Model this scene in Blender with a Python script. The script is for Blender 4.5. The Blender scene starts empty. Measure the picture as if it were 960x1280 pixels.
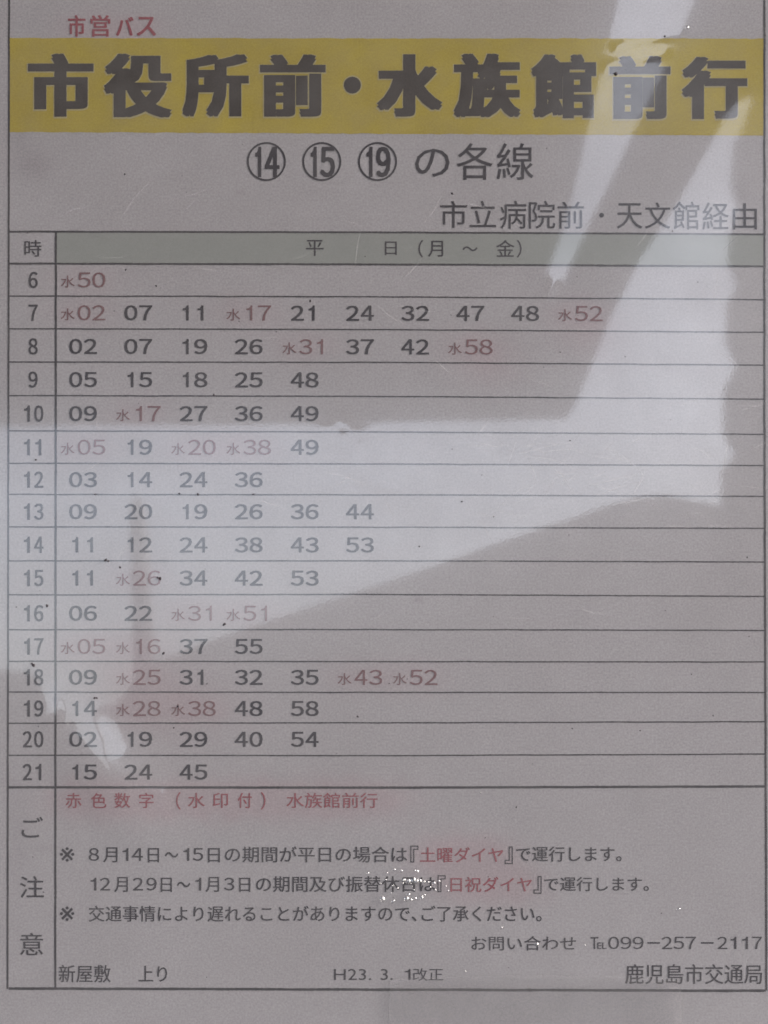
import bpy, bmesh, math, random
from mathutils import Vector, noise
from mathutils.geometry import tessellate_polygon
random.seed(7)
S = bpy.context.scene
COL = S.collection

# ------------------------------------------------------------------ place
# the notice leans back 14 degrees; the camera faces it squarely from half a metre
TILT = math.radians(14.0)
CEN = Vector((0, 0, 1.45))
NRM = Vector((0, -math.cos(TILT), math.sin(TILT)))
UP = Vector((0, math.sin(TILT), math.cos(TILT)))
RT = Vector((1, 0, 0))
U = 0.000315                      # metres per unit of the layout grid (960 x 1280 units)
D = 0.50

def P(x, y, h=0.0):               # layout grid on the notice -> world, h metres proud of the sheet
    return CEN + RT * ((x - 480) * U) + UP * ((640 - y) * U) + NRM * h

# ------------------------------------------------------------------ camera
cam = bpy.data.cameras.new('camera')
co = bpy.data.objects.new('camera', cam); COL.objects.link(co); S.camera = co
co.location = CEN + NRM * D
co.rotation_euler = (-NRM).to_track_quat('-Z', 'Y').to_euler()
cam.sensor_fit = 'VERTICAL'; cam.sensor_height = 24; cam.sensor_width = 36
cam.lens = D * 24 / (1280 * U)
cam.clip_start = 0.01; cam.clip_end = 3000
cam.dof.use_dof = True; cam.dof.focus_distance = 0.59; cam.dof.aperture_fstop = 13

# ------------------------------------------------------------------ light
SUN_AZ = math.radians(79)         # to the right of the direction the notice faces
SUN_EL = math.radians(32)
w = bpy.data.worlds.new('World'); S.world = w; w.use_nodes = True
nt = w.node_tree; nt.nodes.clear()
sky = nt.nodes.new('ShaderNodeTexSky'); sky.sky_type = 'NISHITA'; sky.sun_disc = False
sdir = Vector((math.sin(SUN_AZ) * math.cos(SUN_EL), -math.cos(SUN_AZ) * math.cos(SUN_EL), math.sin(SUN_EL)))
sky.sun_elevation = SUN_EL; sky.sun_rotation = math.atan2(sdir.x, sdir.y)
sky.dust_density = 6.0; sky.air_density = 0.8; sky.ozone_density = 0.3
bg = nt.nodes.new('ShaderNodeBackground'); bg.inputs['Strength'].default_value = 0.15
ou = nt.nodes.new('ShaderNodeOutputWorld')
# thin broken cloud over the whole sky
gtc = nt.nodes.new('ShaderNodeTexCoord'); cl = nt.nodes.new('ShaderNodeTexNoise'); cl.inputs['Scale'].default_value = 7; cl.inputs['Detail'].default_value = 6
mp_ = nt.nodes.new('ShaderNodeMapping'); mp_.inputs['Scale'].default_value = (1, 1, 2.2)
nt.links.new(gtc.outputs['Generated'], mp_.inputs['Vector']); nt.links.new(mp_.outputs[0], cl.inputs['Vector'])
cr = nt.nodes.new('ShaderNodeMapRange'); cr.inputs['From Min'].default_value = .35; cr.inputs['From Max'].default_value = .65
cr.inputs['To Min'].default_value = .84; cr.inputs['To Max'].default_value = 1.14
cm = nt.nodes.new('ShaderNodeVectorMath'); cm.operation = 'SCALE'
nt.links.new(cl.outputs['Fac'], cr.inputs['Value']); bwn = nt.nodes.new('ShaderNodeRGBToBW'); mxs = nt.nodes.new('ShaderNodeMix'); mxs.data_type = 'RGBA'; mxs.inputs['Factor'].default_value = .5
nt.links.new(sky.outputs[0], bwn.inputs[0]); nt.links.new(sky.outputs[0], mxs.inputs['A']); nt.links.new(bwn.outputs[0], mxs.inputs['B'])
nt.links.new(mxs.outputs['Result'], cm.inputs[0]); nt.links.new(cr.outputs[0], cm.inputs['Scale'])
nt.links.new(cm.outputs[0], bg.inputs[0]); nt.links.new(bg.outputs[0], ou.inputs[0])
sl = bpy.data.lights.new('sun', 'SUN'); sl.energy = 0.5; sl.angle = math.radians(12); sl.color = (1.0, 0.975, 0.97)
so = bpy.data.objects.new('sun', sl); COL.objects.link(so)
so.rotation_euler = sdir.to_track_quat('Z', 'Y').to_euler()
S.view_settings.view_transform = 'Standard'; S.view_settings.look = 'None'
S.view_settings.exposure = 1.62; S.view_settings.gamma = 1.0

# ------------------------------------------------------------------ materials
def mat(name, col, rough=0.7, noise_amt=0.0, noise_scale=400, spec=0.3, bump=0.0):
    m = bpy.data.materials.new(name); m.use_nodes = True
    n = m.node_tree.nodes; l = m.node_tree.links; b = n['Principled BSDF']
    b.inputs['Base Color'].default_value = (*col, 1); b.inputs['Roughness'].default_value = rough
    b.inputs['Specular IOR Level'].default_value = spec
    tc = n.new('ShaderNodeTexCoord')
    if noise_amt > 0:
        no = n.new('ShaderNodeTexNoise'); no.inputs['Scale'].default_value = noise_scale; no.inputs['Detail'].default_value = 5
        l.new(tc.outputs['Object'], no.inputs['Vector'])
        mr = n.new('ShaderNodeMapRange'); mr.inputs['From Min'].default_value = .3; mr.inputs['From Max'].default_value = .7
        mr.inputs['To Min'].default_value = 1 - noise_amt; mr.inputs['To Max'].default_value = 1 + noise_amt
        l.new(no.outputs['Fac'], mr.inputs['Value'])
        mx = n.new('ShaderNodeVectorMath'); mx.operation = 'SCALE'; mx.inputs[0].default_value = col
        l.new(mr.outputs[0], mx.inputs['Scale']); l.new(mx.outputs[0], b.inputs['Base Color'])
        if bump:
            bp = n.new('ShaderNodeBump'); bp.inputs['Strength'].default_value = bump; bp.inputs['Distance'].default_value = 0.01
            l.new(no.outputs['Fac'], bp.inputs['Height']); l.new(bp.outputs[0], b.inputs['Normal'])
    return m

def ink(name, col, amt=0.16):     # printed ink, slightly uneven, a little sun-faded
    return mat(name, col, 0.75, amt, 1500, 0.15)

M_BLACK = ink('faded_black_ink', (0.025, 0.022, 0.038))
M_TITLE = ink('title_ink', (0.052, 0.042, 0.036), 0.25)
M_RED = ink('faded_red_ink', (0.27, 0.13, 0.15), 0.2)
M_RED2 = ink('red_ink', (0.42, 0.09, 0.125), 0.2)
M_LINE = ink('rule_ink', (0.035, 0.033, 0.045), 0.45)
M_GREEN = ink('grey_green_tint', (0.44, 0.465, 0.455), 0.05)
M_HALO = ink('pale_print_edge', (0.62, 0.54, 0.27), 0.08)
M_SPECK = mat('dirt', (0.03, 0.025, 0.03), 0.9)

def yellow():
    m = bpy.data.materials.new('yellow_print'); m.use_nodes = True
    n = m.node_tree.nodes; l = m.node_tree.links; b = n['Principled BSDF']
    tc = n.new('ShaderNodeTexCoord')
    a = n.new('ShaderNodeTexNoise'); a.inputs['Scale'].default_value = 1400; a.inputs['Detail'].default_value = 3
    c = n.new('ShaderNodeTexNoise'); c.inputs['Scale'].default_value = 26; c.inputs['Detail'].default_value = 5
    l.new(tc.outputs['Object'], a.inputs['Vector']); l.new(tc.outputs['Object'], c.inputs['Vector'])
    ad = n.new('ShaderNodeMath'); ad.operation = 'ADD'; l.new(a.outputs['Fac'], ad.inputs[0]); l.new(c.outputs['Fac'], ad.inputs[1])
    r = n.new('ShaderNodeValToRGB'); r.color_ramp.elements[0].position = .36; r.color_ramp.elements[1].position = .64
    r.color_ramp.elements[0].color = (0.55, 0.42, 0.035, 1); r.color_ramp.elements[1].color = (0.70, 0.56, 0.075, 1)
    hv = n.new('ShaderNodeMath'); hv.operation = 'MULTIPLY'; hv.inputs[1].default_value = .5
    l.new(ad.outputs[0], hv.inputs[0]); l.new(hv.outputs[0], r.inputs[0]); l.new(r.outputs[0], b.inputs['Base Color'])
    b.inputs['Roughness'].default_value = .75; b.inputs['Specular IOR Level'].default_value = .15
    return m
M_YEL = yellow()

def paper():
    m = bpy.data.materials.new('aged_paper'); m.use_nodes = True
    n = m.node_tree.nodes; l = m.node_tree.links; b = n['Principled BSDF']
    tc = n.new('ShaderNodeTexCoord')
    def nz(s, d):
        t = n.new('ShaderNodeTexNoise'); t.inputs['Scale'].default_value = s; t.inputs['Detail'].default_value = d
        l.new(tc.outputs['Object'], t.inputs['Vector']); return t.outputs['Fac']
    r = n.new('ShaderNodeValToRGB')
    r.color_ramp.elements[0].position = .30; r.color_ramp.elements[1].position = .70
    r.color_ramp.elements[0].color = (0.595, 0.572, 0.615, 1); r.color_ramp.elements[1].color = (0.655, 0.635, 0.685, 1)
    l.new(nz(14, 6), r.inputs[0])
    g = n.new('ShaderNodeMapRange'); g.inputs['From Min'].default_value = .3; g.inputs['From Max'].default_value = .7
    g.inputs['To Min'].default_value = .84; g.inputs['To Max'].default_value = 1.14
    l.new(nz(1300, 3), g.inputs['Value'])
    sc = n.new('ShaderNodeVectorMath'); sc.operation = 'SCALE'; l.new(r.outputs[0], sc.inputs[0]); l.new(g.outputs[0], sc.inputs['Scale'])
    at = n.new('ShaderNodeAttribute'); at.attribute_name = 'stain'
    sx = n.new('ShaderNodeSeparateXYZ'); l.new(at.outputs['Vector'], sx.inputs[0])
    mx = n.new('ShaderNodeMix'); mx.data_type = 'RGBA'; mx.blend_type = 'MULTIPLY'
    l.new(sx.outputs['X'], mx.inputs['Factor']); l.new(sc.outputs[0], mx.inputs['A']); mx.inputs['B'].default_value = (1.0, 0.87, 0.885, 1)
    m2 = n.new('ShaderNodeMix'); m2.data_type = 'RGBA'; m2.blend_type = 'MULTIPLY'
    l.new(sx.outputs['Y'], m2.inputs['Factor']); l.new(mx.outputs['Result'], m2.inputs['A']); m2.inputs['B'].default_value = (0.62, 0.58, 0.60, 1)
    l.new(m2.outputs['Result'], b.inputs['Base Color'])
    b.inputs['Roughness'].default_value = .8; b.inputs['Specular IOR Level'].default_value = .15
    return m
M_PAPER = paper()

def film(name, base=0.275, haze=0.045, rough=0.012, bump=0.010, tint=.78):
    m = bpy.data.materials.new(name); m.use_nodes = True
    n = m.node_tree.nodes; l = m.node_tree.links; n.clear()
    o = n.new('ShaderNodeOutputMaterial'); tc = n.new('ShaderNodeTexCoord')
    lw = n.new('ShaderNodeLayerWeight'); lw.inputs['Blend'].default_value = .5
    pw = n.new('ShaderNodeMath'); pw.operation = 'POWER'; pw.inputs[1].default_value = 5; l.new(lw.outputs['Facing'], pw.inputs[0])
    ml = n.new('ShaderNodeMath'); ml.operation = 'MULTIPLY_ADD'; ml.inputs[1].default_value = .85; ml.inputs[2].default_value = base
    l.new(pw.outputs[0], ml.inputs[0])
    fib = n.new('ShaderNodeTexNoise'); fib.inputs['Scale'].default_value = 900; fib.inputs['Detail'].default_value = 4
    mott = n.new('ShaderNodeTexNoise'); mott.inputs['Scale'].default_value = 60; mott.inputs['Detail'].default_value = 7; mott.inputs['Roughness'].default_value = .65
    for t in (fib, mott): l.new(tc.outputs['Object'], t.inputs['Vector'])
    bp = n.new('ShaderNodeBump'); bp.inputs['Strength'].default_value = bump; bp.inputs['Distance'].default_value = .0003
    l.new(fib.outputs['Fac'], bp.inputs['Height'])
    gl = n.new('ShaderNodeBsdfGlossy'); l.new(bp.outputs[0], gl.inputs['Normal'])
    rr = n.new('ShaderNodeMapRange'); rr.inputs['From Min'].default_value = .35; rr.inputs['From Max'].default_value = .7
    rr.inputs['To Min'].default_value = rough; rr.inputs['To Max'].default_value = rough * 2.2
    l.new(mott.outputs['Fac'], rr.inputs['Value']); l.new(rr.outputs[0], gl.inputs['Roughness'])
    g2 = n.new('ShaderNodeBsdfGlossy'); g2.inputs['Roughness'].default_value = max(.16, rough); l.new(bp.outputs[0], g2.inputs['Normal'])
    gm_ = n.new('ShaderNodeMixShader'); gm_.inputs[0].default_value = .45; l.new(gl.outputs[0], gm_.inputs[1]); l.new(g2.outputs[0], gm_.inputs[2]); gl = gm_
    # worn surface reflects unevenly
    ur = n.new('ShaderNodeMapRange'); ur.inputs['From Min'].default_value = .3; ur.inputs['From Max'].default_value = .7
    ur.inputs['To Min'].default_value = .80; ur.inputs['To Max'].default_value = 1.18
    ad = n.new('ShaderNodeMath'); ad.operation = 'ADD'; l.new(fib.outputs['Fac'], ad.inputs[0]); l.new(mott.outputs['Fac'], ad.inputs[1])
    hf = n.new('ShaderNodeMath'); hf.operation = 'MULTIPLY'; hf.inputs[1].default_value = .5; l.new(ad.outputs[0], hf.inputs[0])
    l.new(hf.outputs[0], ur.inputs['Value'])
    fm = n.new('ShaderNodeMath'); fm.operation = 'MULTIPLY'; l.new(ml.outputs[0], fm.inputs[0]); l.new(ur.outputs[0], fm.inputs[1])
    tr = n.new('ShaderNodeBsdfTransparent'); tr.inputs[0].default_value = (tint, tint, tint, 1)
    m1 = n.new('ShaderNodeMixShader'); l.new(fm.outputs[0], m1.inputs[0]); l.new(tr.outputs[0], m1.inputs[1]); l.new(gl.outputs[0], m1.inputs[2])
    df = n.new('ShaderNodeBsdfDiffuse'); df.inputs['Color'].default_value = (.80, .78, .80, 1)
    hz = n.new('ShaderNodeMapRange'); hz.inputs['From Min'].default_value = .35; hz.inputs['From Max'].default_value = .75
    hz.inputs['To Min'].default_value = haze * .75; hz.inputs['To Max'].default_value = haze * 1.5
    l.new(mott.outputs['Fac'], hz.inputs['Value'])
    m2 = n.new('ShaderNodeMixShader'); l.new(hz.outputs[0], m2.inputs[0]); l.new(m1.outputs[0], m2.inputs[1]); l.new(df.outputs[0], m2.inputs[2])
    l.new(m2.outputs[0], o.inputs[0])
    return m
M_FILM = film('worn_clear_plastic')
M_TAPE = film('clear_tape', 0.02, 0.022, 0.12, 0.1, .99)
M_BUB = film('clear_bubble', 0.35, 0.02, 0.10, 0.0, .99)
M_SCRATCH = film('scuffed_plastic', 0.02, 0.16, 0.3, 0.1, .99)

# ------------------------------------------------------------------ helpers
def link(name, me, m=None, parent=None):
    o = bpy.data.objects.new(name, me); COL.objects.link(o)
    if m is not None and not me.materials: me.materials.append(m)
    if parent is not None: o.parent = parent
    return o
def tag(o, label=None, cat=None, group=None, kind=None):
    for k, v in (('label', label), ('category', cat), ('group', group), ('kind', kind)):
        if v: o[k] = v
    return o
def thing(name, loc, label, cat, group=None):
    o = bpy.data.objects.new(name, None); COL.objects.link(o); o.location = loc; o.empty_display_size = .05
    return tag(o, label, cat, group)
def mesh(name, vs, fs, smooth=False):
    me = bpy.data.meshes.new(name); me.from_pydata([tuple(v) for v in vs], [], fs); me.update()
    if smooth:
        for p in me.polygons: p.use_smooth = True
    return me
def box_mesh(name, x0, x1, y0, y1, z0, z1):
    vs = [(x, y, z) for x in (x0, x1) for y in (y0, y1) for z in (z0, z1)]
    return mesh(name, vs, [(0, 1, 3, 2), (4, 6, 7, 5), (0, 4, 5, 1), (2, 3, 7, 6), (0, 2, 6, 4), (1, 5, 7, 3)])
def prism(name, pts, vec):        # closed outline (any plane) pushed along vec
    pts = [Vector(p) for p in pts]; n_ = len(pts); vec = Vector(vec)
    tri = tessellate_polygon([pts])
    V = pts + [p + vec for p in pts]
    F = [tuple(t) for t in tri] + [tuple(i + n_ for i in reversed(t)) for t in tri]
    F += [(i, (i + 1) % n_, n_ + (i + 1) % n_, n_ + i) for i in range(n_)]
    me = mesh(name, V, F)
    bm = bmesh.new(); bm.from_mesh(me); bmesh.ops.recalc_face_normals(bm, faces=bm.faces[:]); bm.to_mesh(me); bm.free()
    return me

# ------------------------------------------------------------------ lettering
_cache = {}
def glyphs(body, off=0.0, smear=0.0):
    """outline of a string as flat triangles, plus its ink box"""
    key = (body, off)
    if body == '１' and key not in _cache:      # plain upright one with a short flag and no foot
        vs = [(.40, 0), (.40, 1), (.30, 1), (.25, .88), (.16, .82), (0, .79), (0, .695), (.255, .695), (.255, 0)]
        _cache[key] = (vs, [tuple(t) for t in tessellate_polygon([[Vector((x, y, 0)) for x, y in vs]])], (0, .40, 0, 1))
    if key not in _cache:
        cu = bpy.data.curves.new('lettering', 'FONT'); cu.body = body; cu.size = 1.0; cu.offset = off
        cu.resolution_u = 3; cu.fill_mode = 'FRONT'
        o = bpy.data.objects.new('lettering', cu); COL.objects.link(o)
        dg = bpy.context.evaluated_depsgraph_get(); dg.update()
        me = bpy.data.meshes.new_from_object(o.evaluated_get(dg))
        vs = [(v.co.x, v.co.y) for v in me.vertices]; fs = [tuple(p.vertices) for p in me.polygons]
        bpy.data.objects.remove(o); bpy.data.curves.remove(cu); bpy.data.meshes.remove(me)
        xs = [v[0] for v in vs]; ys = [v[1] for v in vs]
        _cache[key] = (vs, fs, (min(xs), max(xs), min(ys), max(ys)))
    return _cache[key]
H_INK = 0.00012
def letters(name, pieces, m, parent, h=H_INK, off=0.0, smear=0.0, bold=None):
    """pieces: (string, x0, x1, y0, y1) ink boxes on the layout grid -> ONE flat printed mesh;
    heavier weights overprint the outline a little to each side"""
    V, F = [], []
    if bold is None: bold = (off * 40, off * 22)
    rx, ry = bold
    if rx <= 0: steps = [(0, 0)]
    elif rx < 1.2: steps = [(-rx, -ry), (rx, -ry), (-rx, ry), (rx, ry)]
    else: steps = [(0, 0)] + [(sx_ * rx * k, sy_ * ry) for k in (1, .7, .35) for sx_ in (-1, 1) for sy_ in (-1, 1)]
    if smear: steps = [(a_ + s_ * smear, b_) for a_, b_ in steps for s_ in (-1, 1)]; rx += smear
    for (s, x0, x1, y0, y1) in pieces:
        if s[0] in '0123456789' and len(s) == 1: s = chr(ord(s) + 0xFEE0)
        vs, fs, (a, b, c, d) = glyphs(s, 0)
        if s == '１': x0, x1 = (x0 + x1) / 2 - 3.7, (x0 + x1) / 2 + 3.7
        sx = (x1 - x0 - 2 * rx) / (b - a); sy = max((y1 - y0 - 2 * ry), .8) / (d - c)
        for k, (dx, dy) in enumerate(steps):
            n0 = len(V); hh = h + k * 0.000004
            for (vx, vy) in vs:
                X = x0 + rx + dx + (vx - a) * sx; Y = y1 - ry + dy - (vy - c) * sy
                V.append(((X - 480) * U, (640 - Y) * U, hh))
            F += [tuple(i + n0 for i in f) for f in fs]
    me = mesh(name, V, F)
    return link(name, me, m, parent)

# poster root: local x right, local y up the sheet, local z off the sheet
poster = thing('bus_timetable', CEN, 'printed bus timetable sheet with yellow title banner and ruled rows of departure times', 'timetable')
ROT = (NRM.to_track_quat('Z', 'Y')).to_euler()
from mathutils import Matrix
R3 = Matrix((RT, UP, NRM)).transposed()
poster.rotation_euler = R3.to_euler()
def L(x, y, h=0.0): return ((x - 480) * U, (640 - y) * U, h)

# ---- content -------------------------------------------------------
ROWS = [(6, 350), (7, 391), (8, 433), (9, 474.5), (10, 517), (11, 559), (12, 599.5), (13, 639.5), (14, 681), (15, 722.5),
        (16, 766.5), (17, 808), (18, 846.5), (19, 885.5), (20, 924), (21, 965)]
TIMES = {6: 'r50', 7: 'r02 07 11 r17 21 24 32 47 48 r52', 8: '02 07 19 26 r31 37 42 r58', 9: '05 15 18 25 48',
         10: '09 r17 27 36 49', 11: 'r05 19 r20 r38 49', 12: '03 14 24 36', 13: '09 20 19 26 36 44', 14: '11 12 24 38 43 53',
         15: '11 r26 34 42 53', 16: '06 22 r31 r51', 17: 'r05 r16 37 55', 18: '09 r25 31 32 35 r43 r52',
         19: '14 r28 r38 48 58', 20: '02 19 29 40 54', 21: '15 24 45'}
COLX = [104, 173, 242, 311, 381, 450, 519, 588, 656.5, 725.5]
RULES = [  # left y, middle y, right y, thickness
    (289.5, 290.5, 293, 2.4), (329.5, 330.5, 333, 2.4), (370, 371, 374.5, 1.7), (411, 412, 415.5, 1.7), (452.5, 453, 456.5, 1.7),
    (494.5, 495.5, 499, 1.7), (538.5, 540, 543, 1.7), (579, 580, 582, 1.7), (618, 618.5, 620.5, 1.7), (658.5, 659, 660.5, 1.7),
    (701, 701, 702.5, 1.7), (743.5, 743, 745.5, 1.7), (787, 787, 788, 1.7), (826.5, 827, 827.5, 1.7), (865, 865.5, 865.5, 1.7),
    (904, 903.5, 902, 1.7), (944, 944.5, 942.5, 1.7), (984, 984.5, 983, 3.0), (1235.5, 1237, 1238.5, 3.2)]
red_spots = []
for hr, yc in ROWS:
    for i, t in enumerate(TIMES[hr].split()):
        if t[0] == 'r': red_spots.append((COLX[i] + 0, yc, 30, 14, .55))
red_spots += [(x, 1000, 34, 16, .75) for x in range(95, 480, 42)]
red_spots += [(x, 1068, 26, 16, .8) for x in (540, 575, 612)] + [(x, 1105, 26, 18, .8) for x in (575, 612, 650)]
red_spots += [(x, 36, 26, 14, .5) for x in (100, 140, 180)] + [(735, 420, 30, 20, .5), (175, 850, 60, 60, .35), (610, 455, 30, 22, .5), (240, 885, 60, 30, .3)]
grime = [(42, 205, 26, 20, .42), (20, 160, 18, 30, .3), (520, 748, 6, 4, .5), (300, 240, 6, 4, .3), (930, 240, 16, 40, .15), (20, 1050, 14, 80, .2),
         (20, 980, 20, 6, .2), (60, 1060, 20, 6, .15)]

# paper: fine grid so the bled ink and grime can be stored on it
def paper_mesh():
    x0, x1, y0, y1, st = -60, 1020, -60, 1340, 5
    nx = (x1 - x0) // st + 1; ny = (y1 - y0) // st + 1
    vs, cs = [], []
    for j in range(ny):
        for i in range(nx):
            x = x0 + i * st; y = y0 + j * st
            vs.append(L(x, y, 0)); r = 0; g = 0
            nz = noise.noise(Vector((x * .05, y * .05, 0))) * 8
            for (a, b, rx, ry, k) in red_spots:
                dx = (x + nz - a) / rx; dy = (y + nz - b) / ry; q = dx * dx + dy * dy
                if q < 12: r += k * math.exp(-q * .5)
            for (a, b, rx, ry, k) in grime:
                dx = (x + nz - a) / rx; dy = (y + nz * .5 - b) / ry; q = dx * dx + dy * dy
                if q < 9: g += k * math.exp(-q)
            cs.append((min(r, .9), min(g, .9), 0))
    fs = [(j * nx + i, (j + 1) * nx + i, (j + 1) * nx + i + 1, j * nx + i + 1) for j in range(ny - 1) for i in range(nx - 1)]
    # give the sheet its thickness: back face and rim
    n0 = len(vs)
    ring = [0, nx - 1, nx * ny - 1, nx * (ny - 1)]
    for r_ in ring: vs.append((vs[r_][0], vs[r_][1], -0.0003)); cs.append((0, 0, 0))
    fs.append((n0, n0 + 1, n0 + 2, n0 + 3))
    me = mesh('paper_sheet', vs, fs)
    at = me.attributes.new('stain', 'FLOAT_VECTOR', 'POINT')
    for k, c in enumerate(cs): at.data[k].vector = c
    return me
link('paper_sheet', paper_mesh(), M_PAPER, poster)

# flat printed areas with slightly soft, wavering edges
def area(name, pts_top, pts_bot, m, h):
    V = [L(x, y, h) for x, y in pts_top] + [L(x, y, h) for x, y in pts_bot]
    n_ = len(pts_top)
    return link(name, mesh(name, V, [(i, n_ + i, n_ + i + 1, i + 1) for i in range(n_ - 1)]), m, poster)
N = 120
def wav(k, s, a): return a * noise.noise(Vector((k * s, a * 37.1, 4.2)))
xs = [12 + (955.5 - 12) * i / N for i in range(N + 1)]
area('title_banner', [(x, 47.5 + .8 * x / 960 + wav(x, .11, .9)) for x in xs], [(x, 165 + 4.5 * x / 960 + wav(x + 500, .11, .9)) for x in xs], M_YEL, .00004)
xs2 = [70 + (956 - 70) * i / N for i in range(N + 1)]
def q3(l, m_, r, x):
    t = (x - 12) / 944.0
    if t < .5: return l + (m_ - l) * (t * 2)
    return m_ + (r - m_) * (t * 2 - 1)
area('header_tint', [(x, q3(289.5, 290.5, 293, x)) for x in xs2], [(x, q3(329.5, 330.5, 333, x)) for x in xs2], M_GREEN, .00004)

def rule(x0, x1, f, th, h=.00009, vertical=False, seed=0):
    V, F = [], []
    n_ = int(abs(x1 - x0) / 3)
    for i in range(n_ + 1):
        t = x0 + (x1 - x0) * i / n_
        c = f(t) + .35 * noise.noise(Vector((t * .03, seed, 0)))
        hw = th / 2 * (1 + .25 * noise.noise(Vector((t * .35, seed, 5))))
        for sg in (-1, 1):
            V.append(L(c + sg * hw, t, h) if vertical else L(t, c + sg * hw, h))
    F = [(2 * i, 2 * i + 1, 2 * i + 3, 2 * i + 2) for i in range(n_)]
    return link('frame_line' if vertical else 'rule_line', mesh('rule_line', V, F), M_LINE, poster)
for i, (l, m_, r, th) in enumerate(RULES):
    rule(11, 957, lambda x: q3(l, m_, r, x), th, seed=i * 3.7)
rule(-40, 1236, lambda y: 11.5 - 2 * max(0, y) / 1236, 2.3, .00010, True, 71)
rule(-40, 1238, lambda y: 955.5 + 2.5 * max(0, y - 500) / 740, 2.6, .00010, True, 83)
rule(290, 1236, lambda y: 70 - .8 * max(0, y - 290) / 946, 2.6, .00010, True, 95)

# title: heavy gothic characters, each a part, over the pale edge the print left round them
TITLE = [('市', 35, 117, 67, 146), ('役', 130, 215, 67, 147), ('所', 228, 311, 68, 146), ('前', 325, 407, 68, 146), ('・', 430, 451, 95, 118),
         ('水', 471, 553, 68, 146), ('族', 567, 651, 67, 147), ('館', 664, 745, 68, 148), ('前', 762, 838, 70, 149), ('行', 852, 934, 71, 149)]
for s, x0, x1, y0, y1 in TITLE:
    if s == '・':
        for nm, rr, mm, hh in (('title_edge', 12.2, M_HALO, .00006), ('title_character', 10.6, M_TITLE, H_INK)):
            V = [L(440.5 + rr * math.cos(a * math.tau / 24), 106.5 + rr * math.sin(a * math.tau / 24), hh) for a in range(24)]
            link(nm, mesh(nm, V, [tuple(reversed(range(24)))]), mm, poster)
        continue
    letters('title_edge', [(s, x0 - 1.5, x1 + 1.0, y0 - .5, y1 + 2.0)], M_HALO, poster, .00006, bold=(5.4, 2.9))
    letters('title_character', [(s, x0, x1, y0, y1)], M_TITLE, poster, H_INK, bold=(4.5, 2.0))

letters('company_name', [('市', 85, 107, 19, 46), ('営', 113, 138, 19, 46), ('バ', 145, 167, 21, 45), ('ス', 171, 195, 21, 45)], M_RED2, poster, off=.014)

# route numbers in rings
def ring_mesh(cx, cy, r, th):
    V, F = [], []; n_ = 48
    for a in range(n_):
        for rr in (r - th / 2, r + th / 2):
            V.append(L(cx + rr * math.cos(a * math.tau / n_), cy + rr * math.sin(a * math.tau / n_), H_INK))
    for a in range(n_): b = (a + 1) % n_; F.append((2 * a, 2 * b, 2 * b + 1, 2 * a + 1))
    return mesh('ring', V, F)
for s, cx in (('14', 333), ('15', 402.3), ('19', 472)):
    d = letters('route_number', [(s[0], cx - 14.5, cx - 5.5, 183.5, 221.5), (s[1], cx - 2.0, cx + 16.5, 183.5, 221.5)], M_BLACK, poster, off=.03)
    link('ring', ring_mesh(cx, 202, 23.2, 2.4), M_BLACK, d)
for s, x0, x1, y0, y1 in (('の', 519, 562, 186, 221), ('各', 571, 616, 179, 225), ('線', 621, 667, 179, 225)):
    letters('subtitle_character', [(s, x0, x1, y0, y1)], M_BLACK, poster, off=.003)
for s, x0, x1, y0, y1 in (('市', 550, 584, 251, 285), ('立', 587, 620, 251, 284), ('病', 625, 658, 251, 286), ('院', 661, 694, 251, 286), ('前', 697, 730, 252, 286),
                          ('・', 749, 755, 266, 272), ('天', 771, 803, 254, 286), ('文', 806, 838, 253, 286), ('館', 841, 874, 252, 287), ('経', 878, 911, 253, 287), ('由', 916, 946, 254, 287)):
    letters('route_description_character', [(s, x0, x1, y0, y1)], M_BLACK, poster, off=.002)

letters('hour_heading', [('時', 30.5, 52, 300, 321)], M_BLACK, poster, off=.006)
for s, *b in (('平', 382.5, 404.5, 300, 320), ('日', 481, 496, 302, 319), ('（', 523, 529, 300, 322), ('月', 535, 554, 301, 321),
                            ('～', 578, 597, 308, 314), ('金', 620, 643, 300, 321), ('）', 646, 652, 300, 322)):
    letters('weekday_heading_character', [(s, *b)], M_BLACK, poster, off=.004)

DG = {}
def digit_boxes(s, xc, yc, pitch, wd, ht):
    out = []
    for k, ch in enumerate(s):
        c = xc + (k - (len(s) - 1) / 2) * pitch
        ww = wd * (.50 if ch == '1' else 1.0); sh = -.5 if ch == '1' else 0
        out.append((ch, c + sh - ww / 2, c + sh + ww / 2, yc - ht / 2, yc + ht / 2))
    return out
for hr, yc in ROWS:
    letters('hour_number', digit_boxes(str(hr), 41.5, yc, 14.3, 11.6, 20.5), M_BLACK, poster, off=.012)
    for i, t in enumerate(TIMES[hr].split()):
        red = t[0] == 'r'; t = t[-2:]
        xo = COLX[i] + (10.5 if red else 0)
        dy = (2.0 if hr < 10 else .6) * (COLX[i] - 104) / 620 * .5
        o = letters('departure_time', digit_boxes(t, xo, yc + dy, 18.4, 16.4, 19.0), M_RED if red else M_BLACK, poster, off=.004 if red else .012)
        if red:
            letters('small_character', [('水', COLX[i] - 28, COLX[i] - 10.5, yc + dy - 5.5, yc + dy + 9.5)], M_RED, o, off=.002)

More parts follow.
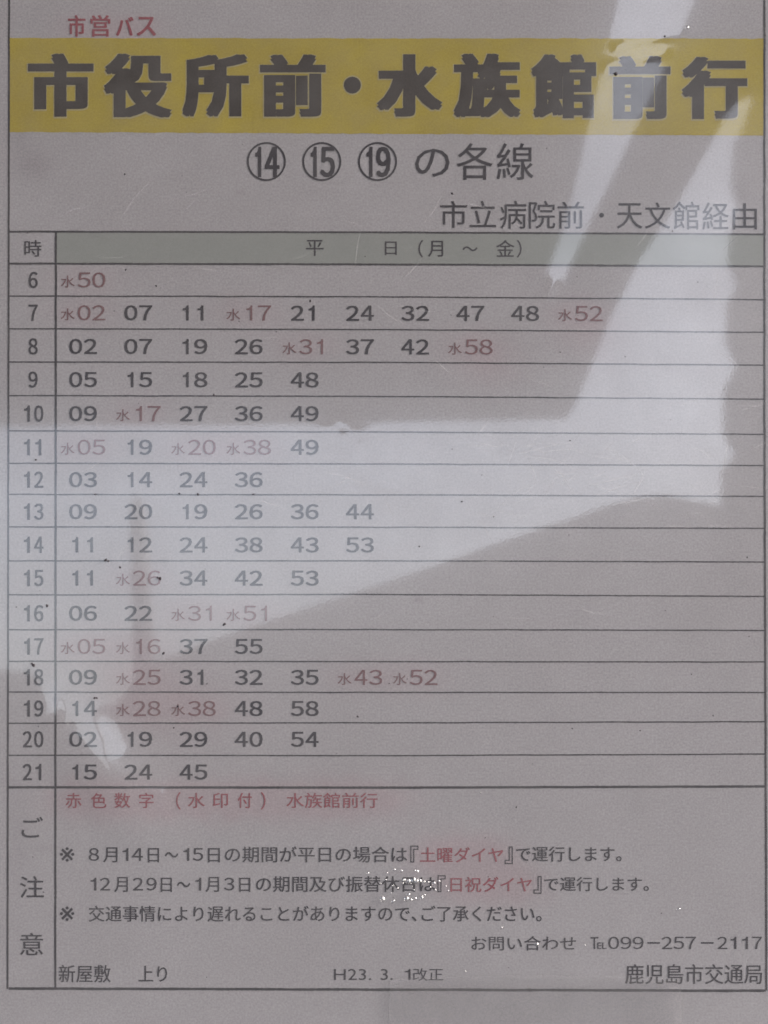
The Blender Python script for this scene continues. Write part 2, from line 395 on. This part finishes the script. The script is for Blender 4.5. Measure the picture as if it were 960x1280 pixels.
for s, b in (('ご', (27, 54, 1021, 1047)), ('注', (25, 55, 1095, 1122)), ('意', (25, 54, 1166, 1194))):
    letters('notice_heading_character', [(s, *b)], M_BLACK, poster, off=.004)
letters('red_note', [('赤', 82, 102, 991, 1010), ('色', 114, 133, 991, 1010), ('数', 143, 163, 991, 1010), ('字', 174, 192, 991, 1010), ('（', 220, 226, 990, 1012),
                     ('水', 235, 256, 991, 1010), ('印', 266, 285, 991, 1010), ('付', 297, 315, 991, 1010), ('）', 326, 332, 990, 1012), ('水族館前行', 358, 472, 991, 1010)], M_RED2, poster, off=.004)
letters('note_mark', [('※', 75, 93, 1059, 1077)], M_BLACK, poster)
letters('note_line', [('8', 111, 124, 1060, 1076), ('月', 129, 147, 1059, 1078), ('1', 154, 160, 1060, 1076), ('4', 165, 179, 1060, 1076), ('日', 185, 199, 1060, 1078), ('～', 206, 223, 1065, 1072),
                      ('1', 230, 236, 1060, 1076), ('5', 241, 254, 1060, 1076), ('日', 260, 275, 1060, 1078), ('の期間が平日の場合は', 281, 509, 1058, 1078)], M_BLACK, poster, off=.005)
for b in [('『', 513, 523, 1057, 1078), ('』', 631, 641, 1058, 1080)]: letters('quotation_bracket', [b], M_BLACK, poster, off=.004)
letters('red_phrase', [('土曜ダイヤ', 525, 629, 1059, 1078)], M_RED2, poster, off=.005)
letters('note_line', [('で運行します。', 645, 777, 1058, 1077)], M_BLACK, poster, off=.005)
letters('note_line', [('1', 114, 120, 1097, 1113), ('2', 125, 138, 1097, 1113), ('月', 143, 160, 1096, 1115), ('2', 166, 179, 1097, 1113), ('9', 183, 196, 1097, 1113), ('日', 201, 215, 1097, 1115),
                      ('～', 221, 238, 1102, 1109), ('1', 245, 251, 1097, 1113), ('月', 257, 274, 1096, 1115), ('3', 280, 293, 1097, 1113), ('日', 299, 313, 1097, 1115),
                      ('の期間及び振替休日は', 320, 544, 1095, 1115)], M_BLACK, poster, off=.005)
for b in [('『', 547, 557, 1094, 1115), ('』', 667, 677, 1095, 1117)]: letters('quotation_bracket', [b], M_BLACK, poster, off=.004)
letters('red_phrase', [('日祝ダイヤ', 563, 665, 1096, 1115)], M_RED2, poster, off=.005)
letters('note_line', [('で運行します。', 680, 811, 1096, 1114)], M_BLACK, poster, off=.005)
letters('note_mark', [('※', 75, 93, 1133, 1151)], M_BLACK, poster)
letters('note_line', [('交通事情により遅れることがありますので、', 111, 521, 1132, 1152), ('ご了承ください。', 527, 677, 1132, 1152)], M_BLACK, poster, off=.005)
letters('enquiry_line', [('お問い合わせ', 589, 720, 1170, 1188)], M_BLACK, poster, off=.003)
letters('telephone_mark', [('T', 738, 748, 1171, 1186), ('EL', 746.5, 758, 1178, 1186)], M_BLACK, poster, off=.003)
letters('telephone_number', sum([digit_boxes('099', 782.5, 1178.5, 15.3, 13.6, 15.5), digit_boxes('257', 848.5, 1178.5, 14.9, 13.2, 15.5), digit_boxes('2117', 924.5, 1178.5, 14.4, 12.6, 15.5)], [])
        + [('－', 809, 825, 1177.5, 1179.5), ('－', 876, 892, 1177.5, 1179.5)], M_BLACK, poster, off=.002)
letters('stop_name', [('新屋敷', 73.5, 138.5, 1206, 1228)], M_BLACK, poster, off=.004)
letters('direction_word', [('上り', 173, 209, 1207, 1227)], M_BLACK, poster, off=.004)
letters('revision_date', [('H23.', 417.5, 464, 1211, 1225), ('3.', 476, 491, 1211, 1225), ('1', 507, 512, 1211, 1225), ('改正', 516, 554, 1210, 1226)], M_BLACK, poster)
letters('operator_name', [('鹿児島市交通局', 781.5, 952.5, 1205, 1230)], M_BLACK, poster, off=.004)

# ------------------------------------------------------------------ board behind the sheet, on its stand
M_BOARD = mat('grey_painted_metal', (0.22, 0.225, 0.23), .5, .08, 60)
board = thing('notice_board', (0, .12, 0), 'grey metal notice board behind the timetable sheet', 'notice board')
def brd(name, me):
    o = link(name, me, M_BOARD, board); o.matrix_parent_inverse = Matrix.Translation((0, -.12, 0)); return o
pan = brd('panel', box_mesh('panel', -.215, .215, -.285, .285, -.014, -.0006))
pan.matrix_world = Matrix.Translation(CEN) @ R3.to_4x4()
bpy.context.view_layer.update()
for sx in (-.12, .12):
    brd('post', box_mesh('post', sx - .02, sx + .02, .10, .14, 0, 1.38))

# ------------------------------------------------------------------ worn clear plastic over the sheet
cover = thing('plastic_cover', CEN, 'worn clear plastic film over the timetable, mirroring bright sky in pale slanting patches', 'plastic cover')
cover.rotation_euler = R3.to_euler()
def seg_d(px, py, pts):
    best = (1e9, 0, 0)
    for (ax, ay), (bx, by) in zip(pts, pts[1:]):
        vx, vy = bx - ax, by - ay; L2 = vx * vx + vy * vy
        t = max(0, min(1, ((px - ax) * vx + (py - ay) * vy) / L2)); qx, qy = ax + t * vx, ay + t * vy
        dd = math.hypot(px - qx, py - qy)
        sg = 1 if (vx * (py - ay) - vy * (px - ax)) > 0 else -1
        if dd < best[0]: best = (dd, sg, t)
    return best
CREASE = [([(172, 985), (206, 992)], 5, .00006)]
BULGE = [(146, 980, 44, 72, .00115), (205, 1010, 5, 20, .0003), (68, 892, 11, 22, .0003)]
WRINK = [([(770, 60), (800, 52), (850, 45)], 5, .00006), ([(690, 358), (684, 372)], 6, .00008), ([(757, 83), (830, 68)], 6, .00006),
         ([(425, 535), (450, 580), (475, 605)], 20, .00006)]
def film_mesh():
    x0, x1, y0, y1, st = -60, 1020, -60, 1340, 3
    nx = (x1 - x0) // st + 1; ny = (y1 - y0) // st + 1
    vs = []
    for j in range(ny):
        for i in range(nx):
            x = x0 + i * st; y = y0 + j * st
            h = .0012 + .000012 * noise.noise(Vector((x * .006, y * .006, 1.3))) + .0000015 * noise.noise(Vector((x * .03, y * .03, 7.3)))
            for pts, wd, am in CREASE + WRINK:
                if min(p[0] for p in pts) - 60 < x < max(p[0] for p in pts) + 60 and min(p[1] for p in pts) - 60 < y < max(p[1] for p in pts) + 60:
                    d_, s_, t_ = seg_d(x, y, pts)
                    jit = 1 + .5 * noise.noise(Vector((x * .06, y * .06, 2)))
                    h += am * jit * math.exp(-(d_ / wd) ** 2)
            for (bx, by, wx, wy, am) in BULGE:
                if abs(x - bx) < wx * 3 and abs(y - by) < wy * 3:
                    jx = 3 * noise.noise(Vector((x * .04, y * .04, 9))); jy = 4 * noise.noise(Vector((x * .04, y * .04, 19)))
                    h += am * math.exp(-((x + jx - bx - (.5 * (y - by) if wy == 72 else 0)) / wx) ** 2 - ((y + jy - by) / wy) ** 2)
            vs.append(L(x, y, h))
    fs = [(j * nx + i, (j + 1) * nx + i, (j + 1) * nx + i + 1, j * nx + i + 1) for j in range(ny - 1) for i in range(nx - 1)]
    return mesh('film', vs, fs, True)
link('film', film_mesh(), M_FILM, cover)

# trapped bubbles that catch the sun
BUB = [(192, 128, 2), (297, 115, 2), (325, 120, 2.4), (390, 122, 2.6), (378, 118, 1.8), (270, 128, 1.4), (290, 180, 2), (310, 190, 2.2), (250, 232, 5), (292, 242, 2.8), (345, 232, 5),
       (352, 215, 3), (365, 235, 2.4), (380, 228, 2.2), (405, 222, 2.4), (418, 215, 2), (440, 185, 2), (455, 170, 2.6), (400, 160, 3), (372, 160, 5), (355, 163, 4), (378, 161, -4), (385, 163, 4), (415, 163, 3),
       (430, 165, 2.4), (338, 155, 2), (330, 170, 2), (475, 160, 2), (865, 412, 3.5), (725, 345, 1.8), (580, 520, 2), (262, 155, 1.8), (240, 170, 2), (500, 180, 1.8)]
def bubbles():
    V, F = [], []
    sp = [(400 + a / 3.2, 1050 + b / 3.2, r * .7) for a, b, r in BUB] + [(847, 1135, 1.6), (858, 36, 2), (730, 1180, 1.0), (600, 990, .8)]
    for k in range(8):
        sp.append((random.gauss(522, 20), random.gauss(1105, 12), random.uniform(.8, 1.8)))
    for (x, y, r) in sp:
        ax = random.uniform(1, 1.7); ro = random.uniform(0, 3.14)
        if r < 0: r, ax, ro = 1.4, 15, .05
        n0 = len(V); nr, na = 6, 14
        V.append(L(x, y, .00145 + r * U * .8))
        for i in range(1, nr + 1):
            th = i / nr * math.pi / 2
            for a in range(na):
                ph = a / na * math.tau
                u, v = r * ax * math.sin(th) * math.cos(ph), r * math.sin(th) * math.sin(ph)
                V.append(L(x + u * math.cos(ro) - v * math.sin(ro), y + u * math.sin(ro) + v * math.cos(ro), .00145 + r * U * .8 * math.cos(th)))
        for a in range(na):
            b = (a + 1) % na
            F.append((n0, n0 + 1 + b, n0 + 1 + a))
            for i in range(nr - 1):
                p = n0 + 1 + i * na; F.append((p + a, p + b, p + na + b, p + na + a))
    return mesh('air_bubble', V, F, True)
tag(link('air_bubble', bubbles(), M_BUB, cover), kind='stuff')

# fine scratches in the film
def scratches():
    V, F = [], []
    for k in range(110):
        x, y = random.uniform(20, 940), random.uniform(250, 800)
        if k < 60: x, y = random.uniform(560, 920), random.uniform(540, 660)
        a = random.gauss(-.25, .5) if random.random() < .7 else random.uniform(-1.5, 1.5)
        ln = random.uniform(15, 80); cv = random.uniform(-.012, .012); wd = random.uniform(.2, .38)
        n_ = 10; base = len(V)
        for i in range(n_ + 1):
            hw = wd * math.sin(math.pi * (i + .2) / (n_ + .4))
            V.append(L(x - math.sin(a) * hw, y + math.cos(a) * hw, .00140)); V.append(L(x + math.sin(a) * hw, y - math.cos(a) * hw, .00140))
            x += math.cos(a) * ln / n_; y += math.sin(a) * ln / n_; a += cv * ln / n_
        F += [(base + 2 * i, base + 2 * i + 1, base + 2 * i + 3, base + 2 * i + 2) for i in range(n_)]
    return mesh('scratch', V, F)
tag(link('scratch', scratches(), M_SCRATCH, cover), kind='stuff')

# clear tape along the bottom edge
tp = thing('tape_strip', P(660, 1262), 'strip of clear tape stuck across the bottom edge of the plastic film', 'tape')
tp.rotation_euler = R3.to_euler()
TV = [(487, 1222), (560, 1219), (640, 1217), (740, 1218), (850, 1222), (852, 1300), (486, 1302)]
tme = prism('tape', [Vector(((x - 660) * U, (1262 - y) * U, .0016)) for x, y in TV], Vector((0, 0, .00006)))
link('tape_film', tme, M_TAPE, tp)

# specks of dirt lying on the film, too many and small to tell apart
def specks():
    V, F = [], []
    sp = [(769, 94, 2.6), (830, 47, 1.6), (43, 831, 2.4), (41, 829, 1.5), (133, 700, 1.8), (136, 701, 1.5), (151, 709, 1.4), (201, 723, 2.2), (198, 722, 1.4), (281, 780, 2), (205, 816, 1.7),
          (119, 872, 1.5), (122, 872, 1.3), (60, 757, 1.7), (447, 895, 1.3), (388, 377, 1.4), (218, 909, 1.4), (158, 338, 1.2), (565, 243, 1.6), (196, 358, 1.3), (248, 618, 1.7), (317, 618, 1.4),
          (120, 618, 1.4), (577, 627, 1.2), (524, 683, 1.3), (712, 551, 1.1), (225, 617, 1.2), (645, 1008, 1.1), (223, 882, 1.5), (157, 219, 1.3), (46, 575, 1.3), (268, 494, 1.4)]
    for k in range(70): sp.append((random.uniform(10, 950), random.uniform(180, 1230), random.uniform(.4, .9)))
    for (x, y, r) in sp:
        r *= .85; n0 = len(V); n_ = 9; ax = random.uniform(1, 1.6); ro = random.uniform(0, 3.1)
        V.append(L(x, y, .00150 + r * U * .5))
        for a in range(n_):
            rr = r * random.uniform(.75, 1.2); ph = a / n_ * math.tau; u, v = rr * ax * math.cos(ph), rr * math.sin(ph)
            V.append(L(x + u * math.cos(ro) - v * math.sin(ro), y + u * math.sin(ro) + v * math.cos(ro), .00142))
        F += [(n0, n0 + 1 + (a + 1) % n_, n0 + 1 + a) for a in range(n_)]
    return mesh('dirt_speck', V, F)
dk = link('dirt_speck', specks(), M_SPECK); dk.location = CEN; dk.rotation_euler = R3.to_euler()
tag(dk, 'tiny dark specks of dirt scattered over the plastic film', 'dirt', kind='stuff')

# ------------------------------------------------------------------ unseen street behind the camera, its outlines shaped for the film's reflections
def mirror_dir(x, y):
    a = (x - 480) * U; b = (640 - y) * U
    return P(x, y), RT * a + UP * b + NRM * D
def at_height(x, y, z):
    p, d = mirror_dir(x, y); return p + d * ((z - p.z) / d.z)
def at_depth(x, y, yy):
    p, d = mirror_dir(x, y); return p + d * ((yy - p.y) / d.y)

M_GROUND = mat('asphalt', (0.05, 0.05, 0.052), .9, .25, 3)
M_DARK = mat('brown_painted_steel', (0.07, 0.06, 0.055), .6, .15, 5)
M_WALL = mat('weathered_render', (0.16, 0.15, 0.145), .85, .15, 2, bump=.2)
gm = box_mesh('ground', -1500, 1500, -1500, 1500, -.5, 0)
tag(link('ground', gm, M_GROUND), kind='structure')

HR = 2.5
canopy = thing('added_canopy', (0, .55, 0), 'dark shelter canopy added out of view, its slot cut to mirror a slanting pale band in the film', 'canopy')  # canopy added; outline and slot cut to frame the mirrored sky
def child(name, me, m, root):
    o = link(name, me, m, root); o.matrix_parent_inverse = Matrix.Translation(-root.location); return o
roof = [(-260, 533), (0, 533), (480, 528), (708, 523), (722, 500), (740, 455), (762, 400), (800, 325), (851, 248), (879, 198), (904, 151), (919, 131), (940, 120), (1120, 112),
        (1120, -200), (972, -200), (905, -60), (865, 32), (822, 125), (790, 190), (764, 245), (740, 290), (715, 345), (697, 388), (690, 388), (688, 360), (680, 359), (690, 325), (705, 285), (720, 225), (735, 160), (765, 32), (788, -60), (822, -200), (-260, -200)]
child('roof_panel', prism('roof_panel', [at_height(x, y, HR) for x, y in roof], Vector((0, 0, .03))), M_DARK, canopy)
yb = at_height(480, -200, HR).y
xr = at_height(1120, -200, HR).x
child('roof_panel', box_mesh('roof_panel', -1.2, xr, yb + .004, .6, HR, HR + .03), M_DARK, canopy)
child('post', box_mesh('post', -.95, -.87, .48, .56, 0, HR - .002), M_DARK, canopy)
child('post', box_mesh('post', .55, .63, .48, .56, 0, HR - .002), M_DARK, canopy)

YH = -11.0
hall = thing('unseen_building', (0, YH, 0), 'unseen low building, its sloping outline shaped to mirror dark in the lower half of the film', 'building')  # unseen; roofline shaped to close off the mirrored sky below
hp = [(-260, 835), (40, 838), (66, 850), (76, 872), (100, 884), (150, 880), (178, 832), (250, 806), (480, 728), (640, 673), (770, 629), (800, 622), (830, 620), (900, 634), (1200, 640)]
top = [at_depth(x, y, YH) for x, y in hp]
out = top + [Vector((top[-1].x, YH, 0)), Vector((top[0].x, YH, 0))]
child('wall', prism('wall', out, Vector((0, -5, 0))), M_WALL, hall)

YB = -14.0
blk = thing('added_block', (6, YB, 0), 'tall block added out of view, its stepped outline mirrored along the right edge of the film', 'building')  # block added; steps give the mirrored sky its jagged right edge
bp_ = [(938, 110), (938, 128), (926, 167), (916, 183), (914, 236), (929, 240), (925, 256), (911, 293), (910, 331), (930, 337), (921, 356), (907, 381), (905, 427), (932, 434), (919, 456), (904, 484), (902, 541),
       (932, 545), (910, 580), (902, 586), (902, 700)]
pts = [at_depth(x, y, YB) for x, y in bp_]
far = at_depth(1240, 110, YB)
pts = pts + [Vector((pts[-1].x, YB, 0)), Vector((far.x, YB, 0)), far]
child('wall', prism('wall', pts, Vector((2.6, -6, 0))), M_WALL, blk)

# pipe added on the low building's roof to mirror a dark upright streak
YP = -13.0
M_PIPE = mat('grey_zinc', (0.22, 0.225, 0.24), .6, .1, 4)
t0 = at_depth(171, 620, YP); b0 = at_depth(179, 815, YP)
def pipe_mesh():
    V, F = [], []; n_ = 16
    zb = at_depth(178, 832, YH).z - .05
    dx = (t0.x - b0.x) / (t0.z - b0.z)
    prof = [(zb, .115), (b0.z, .115), (t0.z - .9, .10), (t0.z - .35, .09), (t0.z - .12, .075), (t0.z - .04, .05), (t0.z, .002)]
    for z, r in prof:
        for a in range(n_):
            V.append((b0.x + dx * (z - b0.z) + r * math.cos(a * math.tau / n_), YP + r * math.sin(a * math.tau / n_), z))
    for i in range(len(prof) - 1):
        for a in range(n_): b = (a + 1) % n_; F.append((i * n_ + a, i * n_ + b, (i + 1) * n_ + b, (i + 1) * n_ + a))
    return mesh('added_pipe', V, F, True)
child('added_pipe', pipe_mesh(), M_PIPE, hall)

S.cycles.max_bounces = 8; S.cycles.transparent_max_bounces = 12; S.cycles.caustics_reflective = False
